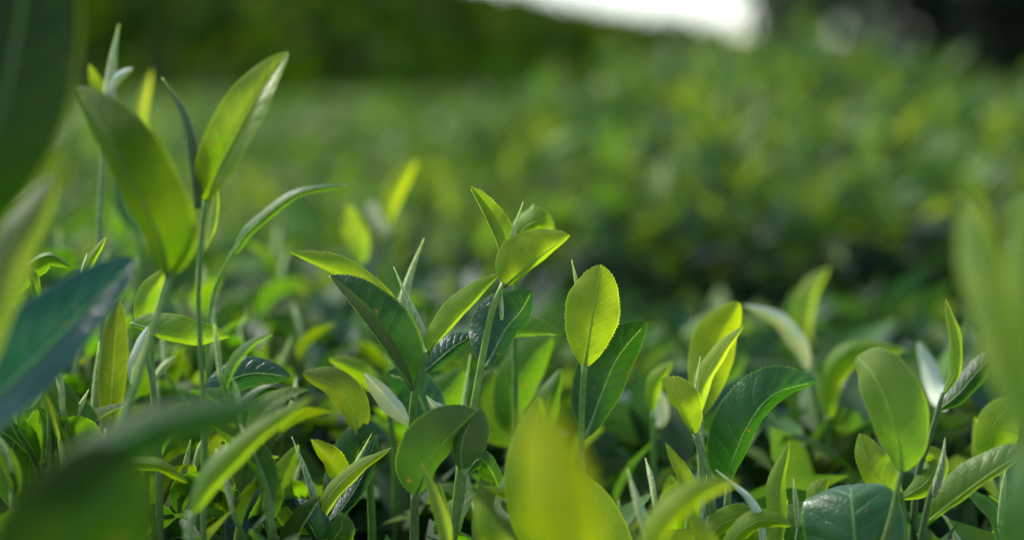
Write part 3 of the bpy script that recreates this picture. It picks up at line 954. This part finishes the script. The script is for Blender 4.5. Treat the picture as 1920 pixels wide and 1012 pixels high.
# ---- small leaves between
s = Shoot('olive curved leaf pointing up to the left, between the forked shoot and the diagonal blur',
          [(700, 1180, 30), (690, 900, 28), (668, 806, 26)], 8, G)
s.leaf(O, [(670, 815, 26), (665, 775, 24), (630, 725, 22), (567, 699, 26)], (24, 20), (36, 14), .45, .66, under=True, teeth=False, bulge=.1)
s = Shoot('pale soft leaf pointing left just under the forked shoot',
          [(740, 1180, 90), (735, 850, 90), (722, 740, 88)], 7, G)
s.leaf(YG, [(722, 745, 88), (700, 720, 86), (665, 690, 84), (616, 672, 84)], (18, 16), (20, 18), .5, .75, teeth=False)
s.leaf(G, [(724, 800, 92), (780, 770, 90), (840, 730, 90), (870, 690, 92)], (40, 16), (44, 20), .5, .65, teeth=False)
s = Shoot('fresh shoot with broad hazy leaves behind the yellow blur, between the two sharp stems',
          [(960, 1180, 110), (965, 900, 110), (975, 800, 108)], 8, G)
s.leaf(G, [(975, 810, 108), (960, 760, 106), (985, 690, 104), (1036, 630, 104)], (44, 20), (36, 24), .5, .6, teeth=False)
s.leaf((0.07, 0.15, 0.02, .5), [(975, 830, 112), (930, 800, 112), (905, 740, 112), (930, 690, 112)], (36, 20), (36, 20), .5, .65, teeth=False)
s.leaf(G, [(978, 840, 80), (1010, 800, 76), (1030, 740, 76), (1052, 690, 80)], (20, 20), (24, 20), .5, .7, teeth=False)
s.bud(PL, [(862, 960, 60), (866, 800, 60), (874, 720, 60), (882, 664, 60)], 8, 'side_stem')
s = Shoot('small pointed leaf with a dark stem, right of the dark veined leaf',
          [(1228, 1180, 120), (1228, 850, 120), (1226, 770, 120)], 7, G)
s.leaf(YG, [(1226, 775, 120), (1224, 740, 118), (1232, 710, 116), (1262, 676, 116)], (16, 16), (14, 16), .5, .75, teeth=False)
s.leaf(W, [(1228, 800, 130), (1240, 790, 128), (1238, 750, 128), (1222, 722, 128)], (12, 12), (14, 12), .5, .7, teeth=False)

# ---- upper left group
s = Shoot('tall blurred shoot at the upper left whose pointed leaf is half yellow, half teal',
          [(378, 1200, -60), (376, 800, -60), (374, 560, -60), (382, 440, -60), (386, 372, -60)], 5.5, (0.08, 0.17, 0.03, 1), tipr=.8)
s.leaf((0.20, 0.29, 0.02, .9), [(386, 380, -60), (402, 330, -66), (436, 262, -70), (482, 180, -66), (541, 97, -52)], (52, 4), (30, -42), .44, .66, teeth=False, bulge=.09,
       label='pointed leaf, yellow along the left and teal below')
s.bud((0.07, 0.13, 0.02, 1), [(372, 390, -62), (366, 310, -64), (345, 215, -64), (304, 146, -60)], 12, fuzzy=False)
s.leaf(PL, [(384, 470, -58), (398, 420, -56), (404, 380, -54), (408, 340, -52)], (8, 14), (8, 14), .5, .8, teeth=False)
s = Shoot('large blurred green leaf hanging on a stem that leans right, at the upper left',
          [(150, 1250, -112), (215, 830, -112), (262, 690, -112), (316, 540, -112), (352, 400, -112)], 7.5, (0.16, 0.26, 0.08, 1))
s.leaf((0.085, 0.155, 0.006, .1), [(314, 520, -112), (300, 455, -118), (262, 370, -120), (206, 262, -116), (142, 165, -100)], (28, 46), (84, 20), .40, .62, teeth=False, bulge=.08,
       label='large green leaf with a lit upper edge')
s = Shoot('thin leaf arching to the right like a bow, right of the half yellow leaf',
          [(385, 1150, 70), (385, 750, 70), (400, 560, 70), (436, 470, 68)], 4, G)
s.leaf((0.09, 0.19, 0.04, .8), [(436, 476, 68), (470, 430, 64), (560, 362, 62), (672, 345, 66)], (11, 20), (11, 26), .3, .7, teeth=False)
s = Shoot('pale needle bud with a white glint, standing upright at the top left',
          [(190, 1150, 110), (188, 700, 110), (186, 450, 110), (198, 250, 110)], 7, (0.17, 0.26, 0.08, 1), tipr=.9)
s.bud(PL, [(198, 260, 110), (205, 180, 110), (212, 110, 110), (223, 46, 110)], 12)
s.leaf(W, [(200, 190, 108), (212, 160, 104), (228, 140, 100), (250, 128, 100)], (8, 12), (9, 12), .6, .7, teeth=False, label='small glinting white leaf')  # white leaf added in place of a bright highlight
s.leaf(Y, [(196, 230, 118), (190, 180, 120), (178, 150, 122), (166, 120, 122)], (14, 14), (14, 14), .5, .7, teeth=False)
s = Shoot('very blurred pale spear behind the needle bud at the top left',
          [(268, 1150, 260), (266, 700, 260), (262, 400, 260)], 9, G)
s.leaf(PL, [(262, 420, 260), (258, 300, 260), (264, 200, 260), (285, 130, 260)], (17, 14), (16, 14), .5, .7, teeth=False)
s.leaf(T, [(262, 440, 250), (240, 380, 250), (255, 330, 250), (300, 290, 250)], (28, 14), (26, 14), .5, .7, teeth=False)
s = Shoot('huge dark green leaf close to the lens, cut off by the upper left corner',
          [(-200, 1500, -235), (-200, 900, -235), (-172, 436, -235)], 20, D_)
s.leaf((0.007, 0.026, 0.002, .55), [(-172, 440, -235), (-80, 380, -240), (0, 210, -240), (42, 0, -230), (50, -190, -220)], (150, 60), (122, 30), .5, .52, teeth=False, bulge=.06, quilt=.012,  # very dark base colour also carries the shade on this leaf
       label='huge dark leaf with faint side veins')
s = Shoot('blurred blue green leaf lying slantwise at the left edge, reflecting the sky',
          [(-260, 1400, -140), (-240, 1100, -140), (-160, 930, -140)], 14, D_)
s.leaf((0.006, 0.085, 0.066, 1.5), [(-160, 930, -140), (-60, 800, -142), (50, 690, -144), (160, 580, -140), (257, 484, -125)], (100, 20), (54, -48), .46, .62, teeth=False, bulge=.06, quilt=.01,  # part of the sky reflection is painted as blue green base colour
       label='blue green leaf lying slantwise')
s = Shoot('very blurred pale yellow green leaf at the left edge, above the blue green one',
          [(-80, 1500, -200), (-70, 1000, -200), (-40, 700, -200)], 14, YG)
s.leaf((0.11, 0.165, 0.045, .6), [(-40, 720, -200), (-16, 600, -202), (30, 460, -198), (105, 330, -186)], (40, 40), (42, 40), .5, .65, teeth=False)
s = Shoot('sharp small shoot with toothed arching leaves, peeping over the blue green leaf',
          [(90, 1150, 0), (92, 800, 0), (84, 600, -2)], 7, G)
s.leaf(YG, [(84, 610, 0), (72, 560, -4), (60, 515, -6), (36, 485, -2)], (8, 24), (10, 30), .5, .7, label='toothed leaf curving left')
s.leaf(G, [(20, 560, 8), (50, 500, 6), (95, 478, 4), (132, 500, 6)], (6, 24), (28, 26), .5, .7, label='toothed leaf curving right')
s.leaf(YG, [(150, 560, -2), (160, 510, -4), (176, 476, -4), (199, 444, 0)], (8, 16), (11, 20), .48, .8, label='small pointed leaf')
s.bud((0.5, .55, .4, 1), [(150, 540, -2), (155, 505, -2), (163, 475, -2)], 4)
s = Shoot('toothed leaf arched like an eyebrow, left of the forked shoot',
          [(300, 1150, -8), (300, 850, -8), (286, 700, -8), (262, 640, -8)], 7, (0.12, .2, .06, 1))
s.leaf((0.17, 0.28, 0.03, .4), [(246, 606, -8), (300, 622, -14), (360, 636, -14), (430, 632, -6)], (40, 16), (10, 44), .48, .65, bulge=.1, label='toothed leaf arched like an eyebrow')
s.leaf(W, [(246, 720, -20), (250, 690, -24), (262, 650, -26), (278, 610, -24)], (12, 14), (14, 14), .5, .7, teeth=False, under=True, label='small silvery leaf')
s = Shoot('rounded yellow leaf tip just above the arched leaf on the left',
          [(285, 1150, 22), (285, 800, 22), (282, 620, 22)], 7, G)
s.leaf(YG, [(282, 630, 22), (272, 590, 20), (280, 550, 20), (310, 503, 22)], (22, 14), (22, 14), .5, .65, teeth=False, under=True)
s = Shoot('olive upright leaf behind the blue green leaf, next to a pale stem',
          [(215, 1150, 40), (212, 950, 40), (205, 830, 40)], 7, G)
s.leaf(O, [(205, 840, 40), (208, 760, 38), (214, 670, 38), (222, 560, 42)], (26, 12), (26, 12), .55, .6, teeth=False)
s.bud(PL, [(182, 900, 45), (180, 800, 45), (180, 720, 45), (186, 640, 45)], 11, 'side_stem')
s = Shoot('long blurred green leaf lying across the lower left, very close to the lens',
          [(-60, 1400, -245), (-20, 1150, -245), (30, 1020, -245)], 18, D_)
s.leaf((0.045, 0.14, 0.030, .2), [(30, 1020, -245), (140, 885, -247), (290, 800, -245), (510, 752, -236)], (40, 70), (46, 20), .5, .55, teeth=False, bulge=.08, label='long green leaf lying across')
s.leaf((0.022, 0.065, 0.006, .1), [(-30, 1250, -255), (60, 1110, -262), (170, 960, -264), (255, 856, -255)], (130, 40), (140, 40), .6, .45, teeth=False, label='broad dark leaf in the corner')
s = Shoot('blurred narrow yellow green leaf slanting up to the right at the lower left',
          [(350, 1400, -120), (352, 1150, -120), (358, 960, -120)], 13, (0.16, 0.25, 0.10, 1))
s.leaf((0.17, 0.27, 0.03, .4), [(358, 960, -120), (400, 890, -124), (480, 810, -124), (586, 742, -112)], (16, 26), (24, 24), .4, .7, teeth=False, bulge=.12)
s.leaf(G, [(356, 975, -110), (390, 900, -110), (440, 850, -108), (500, 790, -104)], (24, 24), (20, 24), .5, .7, teeth=False)
s = Shoot('broad green leaf folded over a darker one, in the lower left behind the long blur',
          [(420, 1200, 30), (420, 950, 30), (425, 840, 28)], 8, G)
s.leaf(O, [(400, 860, -20), (392, 820, -22), (420, 790, -22), (470, 782, -18)], (16, 16), (30, 16), .5, .7, teeth=False)
s.leaf(T, [(380, 760, 24), (420, 720, 22), (470, 700, 20), (545, 706, 22)], (34, 20), (26, 24), .5, .62, teeth=False, label='teal leaf lying flat')
s.leaf(D_, [(425, 850, 28), (460, 760, 26), (510, 725, 24), (560, 755, 24)], (12, 20), (10, 24), .5, .7, teeth=False)
s = Shoot('small dark arched leaf low on the left, below the slanting yellow green blur',
          [(372, 1200, 10), (372, 1040, 10), (370, 960, 10)], 7, D_)
s.leaf(D_, [(350, 955, 10), (380, 925, 6), (415, 920, 4), (458, 938, 8)], (12, 20), (22, 20), .5, .65, label='dark arched leaf with a toothed rim')
s.leaf(Y, [(370, 985, 24), (400, 950, 24), (410, 910, 22), (395, 880, 22)], (16, 12), (18, 12), .5, .7, teeth=False)
s.leaf(G, [(470, 1010, 24), (470, 960, 22), (490, 920, 20), (530, 900, 20)], (16, 14), (22, 14), .5, .7, teeth=False)
s = Shoot('yellow green leaf arching down to the right near the lower left corner',
          [(210, 1200, -40), (208, 1020, -40), (205, 900, -40)], 7, G)
s.leaf(YG, [(205, 880, -40), (250, 868, -44), (300, 872, -46), (352, 905, -42)], (12, 22), (12, 24), .5, .7, label='narrow leaf arching down')
s.leaf(G, [(290, 1010, 0), (282, 900, -2), (298, 840, -2), (325, 796, 0)], (12, 14), (14, 14), .5, .7, teeth=False, label='upright folded leaf')
s = Shoot('thin pale stem with a narrow leaf, leaning left below the blue green leaf',
          [(130, 1180, -20), (122, 900, -20), (108, 810, -20), (94, 762, -20)], 8, PL, tipr=.5)
s.leaf(PL, [(112, 830, -22), (104, 800, -24), (92, 765, -24), (78, 728, -22)], (6, 14), (8, 14), .5, .8, teeth=False)
s.leaf(D_, [(118, 880, -10), (140, 830, -10), (150, 790, -10), (105, 740, -10)], (16, 16), (36, 14), .5, .65, teeth=False, label='dark green leaf')
s.leaf(G, [(40, 960, 4), (20, 880, 4), (30, 820, 4), (70, 765, 4)], (40, 14), (36, 14), .5, .6, teeth=False)
s = Shoot('blurred yellow leaf with a white patch beside it, far behind the forked shoot',
          [(735, 1150, 330), (734, 700, 330), (732, 420, 330)], 8, G)
s.leaf((0.34, 0.40, 0.03, .3), [(732, 425, 330), (730, 390, 330), (745, 345, 330), (782, 298, 330)], (20, 14), (19, 14), .5, .7, teeth=False)
s.leaf(W, [(730, 440, 335), (722, 425, 335), (708, 405, 335), (692, 378, 335)], (18, 10), (17, 10), .5, .6, teeth=False, label='white blurred leaf')
s = Shoot('blurred pale green upright leaf behind the tip of the arching yellow leaf',
          [(680, 1150, 240), (680, 700, 240), (676, 490, 240)], 8, G)
s.leaf((0.26, 0.36, 0.05, .3), [(676, 500, 240), (674, 460, 240), (664, 425, 240), (650, 383, 240)], (24, 14), (22, 14), .5, .65, teeth=False)


# ================================================================== the many softer shoots that fill the near bush
def local_leaf(parent, base, az, elev, ln, wd, color, droop, fold, seed, nseg=26):
    """a leaf in the shoot's own frame: az round the stem, elev above the horizontal"""
    h = np.array((math.cos(az), math.sin(az), 0.0))
    zz = np.array((0, 0, 1.0))
    sd = np.array((-math.sin(az), math.cos(az), 0.0))
    t = np.linspace(0, 1, nseg + 1)
    ang = elev - droop * t
    dx, dz = np.cos(ang), np.sin(ang)
    cx = np.r_[0, np.cumsum((dx[1:] + dx[:-1]) / 2)] * ln / nseg
    cz = np.r_[0, np.cumsum((dz[1:] + dz[:-1]) / 2)] * ln / nseg
    M_ = np.array(base) + cx[:, None] * h + cz[:, None] * zz
    up = -dz[:, None] * h + dx[:, None] * zz
    f = math.radians(fold)
    A_ = (sd * math.cos(f) + up * math.sin(f)) * wd
    B_ = (-sd * math.cos(f) + up * math.sin(f)) * wd
    V, F, UV = leaf_geom(M_, A_, B_, .46, .75, .05, .08, .02, seed, nseg, 3, False, None, .04)
    a, b, c_ = [np.array(V[i]) for i in F[len(F) // 2][:3]]
    if np.cross(b - a, c_ - a).dot(up[nseg // 2]) < 0:
        F = [q[::-1] for q in F]
    o = mesh_obj('leaf', V, F, M_LEAF, parent, uv=UV)
    o.color = color
    return o


def mk_proto(seed):
    r_ = random.Random(seed)
    root = empty('tea_shoot', (0, 0, 0))
    h = r_.uniform(0.085, 0.13)
    b = [r_.uniform(-.012, .012) for _ in range(4)]
    pts = [Vector((0, 0, -0.05)), Vector((b[0] * .4, b[1] * .4, h * .3)), Vector((b[0], b[1], h * .7)), Vector((b[2], b[3], h))]
    V, F = tube_geom(pts, [0.0019, 0.0016, 0.0010], 7, 16)
    st = mesh_obj('stem', V, F, M_STEM, root)
    st.color = (0.10, 0.19, 0.035, 1)
    c = catmull(pts, 21)
    nl = r_.choice((4, 5, 5, 6))
    az = r_.uniform(0, 6.28)
    for i in range(nl):
        f = 1.0 - i * 0.15
        base = c[int(max(0.15, f - .03) * 20)]
        k = i / (nl - 1)
        ln = 0.030 + 0.026 * k + r_.uniform(-.004, .006)
        colr = [Y, YG, G, D_, T][min(4, i + r_.choice((0, 0, 1)))]
        local_leaf(root, base, az, math.radians(72 - 38 * k + r_.uniform(-12, 12)), ln, ln * r_.uniform(.20, .28), colr,
                   math.radians(r_.uniform(15, 75)), r_.uniform(12, 50), r_.uniform(0, 40))
        az += 2.4 + r_.uniform(-.3, .3)
    e = c[-1]
    V, F = tube_geom([Vector(e), Vector(e) + Vector((b[1] * .3, b[0] * .3, .012)), Vector(e) + Vector((b[1] * .6, b[0] * .8, 0.017 + r_.uniform(0, .008)))],
                     [0.0009, 0.0014, 0.0012, 0.0001], 7, 14)
    bo = mesh_obj('bud', V, F, M_BUD, root)
    bo.color = PL
    return root


protos = [mk_proto(100 + i) for i in range(10)]
kids = [list(p.children) for p in protos]


def top_env(x):
    return np.interp(x, [-200, 100, 300, 500, 650, 800, 950, 1080, 1200, 1350, 1500, 1650, 1800, 2100],
                     [380, 400, 420, 470, 560, 630, 655, 680, 720, 760, 790, 750, 710, 660])


marks = [(-400, 110, 'the lower left corner'), (110, 260, 'the tip of the blue green leaf'), (260, 400, 'the eyebrow arched leaf'),
         (400, 560, 'the slanting yellow green blur'), (560, 700, 'the olive curved leaf'), (700, 830, 'the forked shoot'), (830, 980, 'the tallest shoot'),
         (980, 1120, 'the upright glowing leaf'), (1120, 1290, 'the dark veined leaf'), (1290, 1440, 'the flag shaped leaf'), (1440, 1590, 'the white curved leaf'),
         (1590, 1760, 'the large soft leaf'), (1760, 2400, 'the spear bud at the right edge')]
rf = random.Random(21)
used = set()
count = 0
tries = 0
while count < 245 and tries < 5000:
    tries += 1
    d = rf.choice((rf.uniform(0.80, 1.0), rf.uniform(0.85, 1.25), rf.uniform(0.70, 0.86)))
    x = rf.uniform(-60, 1980) if rf.random() < .75 else rf.uniform(-40, 660)
    env = top_env(x)
    ylow = 940 if d < 0.80 else (820 if d < .95 else 730)
    y = env + abs(rf.gauss(0, 1)) * 110 + (0 if d > 1.0 else 110 if d > .86 else 230)
    if y > 1130: continue
    p = at(x, y, (d - FOCUS) * 1000)
    i = rf.randrange(10)
    sc_ = rf.uniform(.85, 1.15)
    if i in used:
        r = protos[i].copy()
        col.objects.link(r)
        ks = []
        for k in kids[i]:
            c = k.copy()
            c.parent = r
            col.objects.link(c)
            ks.append(c)
    else:
        used.add(i)
        r, ks = protos[i], kids[i]
    r.location = p - Vector((0, 0, 0.125 * sc_))
    r.rotation_euler = (rf.gauss(0, .26), rf.gauss(0, .26), rf.uniform(0, 6.28))
    r.scale = (sc_, sc_, sc_)
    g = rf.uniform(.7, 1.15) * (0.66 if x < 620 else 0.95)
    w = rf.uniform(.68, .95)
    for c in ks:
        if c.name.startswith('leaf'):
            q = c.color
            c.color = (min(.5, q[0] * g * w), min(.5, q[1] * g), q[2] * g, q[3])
    ux = r.rotation_euler.to_matrix()[0][2]
    lean = 'left leaning' if ux < -.12 else ('right leaning' if ux > .12 else 'upright')
    tone = 'dark' if g < (.62 if x < 620 else .8) else ('bright' if g > (.68 if x < 620 else 1.0) else 'mid green')
    how = 'sharp' if d < 0.86 else ('soft' if d < 1.02 else 'blurred')
    tall = 'taller' if y < env + 130 else 'low'
    for a, b, m_ in marks:
        if a <= x < b:
            tag(r, how + ' ' + tall + ' ' + lean + ' ' + tone + ' tea shoot by ' + m_, 'tea shoot', 'shoots filling the canopy of the near bush')
    count += 1

# ================================================================== the body of the near bush
bush = empty('tea_bush', (0, 0.95, 0.0))
tag(bush, 'near tea bush carrying the sharp shoots, its dark leaves filling the bottom of the picture', 'tea bush')
off = np.array(bush.location)


def far_edge(x):
    return 1.36 + 0.45 * min(1.0, max(0.0, (0.10 - x) / 0.45))


def near_top(x, y):
    return CAM_Z - 0.158 + 0.015 * vnoise(x, y, 9, 2) + 0.025 * max(0, min(1, (-x) / .25)) - 0.045 * max(0, min(1, (.92 - y) / .12))


n = 10500
P, D, S = [], [], []
for _ in range(n):
    x = rng.uniform(-0.75, 0.65)
    y = rng.uniform(0.42, far_edge(x))
    dep = abs(rng.normal()) * 0.05
    P.append((x, y, near_top(x, y) - dep))
    D.append((rng.normal() * .9, rng.normal() * .9, .7))
    S.append(rng.uniform(.035, .062))
C = tints(n, (0.10, 0.32, 0.38, 0.20))
C[:, 3] *= 0.5
n2 = 3000
for _ in range(n2):
    x = rng.uniform(-0.75, 0.65)
    h = rng.uniform(.25, 1)
    P.append((x, far_edge(x) + rng.normal() * .03, h * near_top(x, 1.3)))
    D.append((rng.normal(), .6 + rng.normal() * .5, .4))
    S.append(rng.uniform(.04, .065))
C = np.vstack([C, tints(n2, (0.05, 0.25, 0.42, 0.28))])
leaf_cloud('foliage', np.array(P) - off, np.array(D), np.array(S), C, bush)
for k in range(26):
    x = rng.uniform(-.6, .6)
    y = rng.uniform(.5, far_edge(x) - .1)
    fx = round(x / .5) * .5
    pts = [Vector((fx + rng.normal() * .02, .95 + rng.normal() * .03, -0.02)), Vector((fx * .6 + x * .4, .95 * .5 + y * .5, .35)), Vector((x, y, .62)), Vector((x + rng.normal() * .02, y + rng.normal() * .02, near_top(x, y) - .03))]
    tube('branch', [p - Vector(off) for p in pts], [.014, .009, .005, .002], M_BARK, bush, 7)
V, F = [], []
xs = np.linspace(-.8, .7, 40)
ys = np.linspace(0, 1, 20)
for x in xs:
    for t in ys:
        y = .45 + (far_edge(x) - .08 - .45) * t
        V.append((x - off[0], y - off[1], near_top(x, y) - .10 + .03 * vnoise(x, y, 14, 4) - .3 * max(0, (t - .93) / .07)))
for i in range(39):
    for j in range(19):
        a = i * 20 + j
        F.append((a, a + 20, a + 21, a + 1))
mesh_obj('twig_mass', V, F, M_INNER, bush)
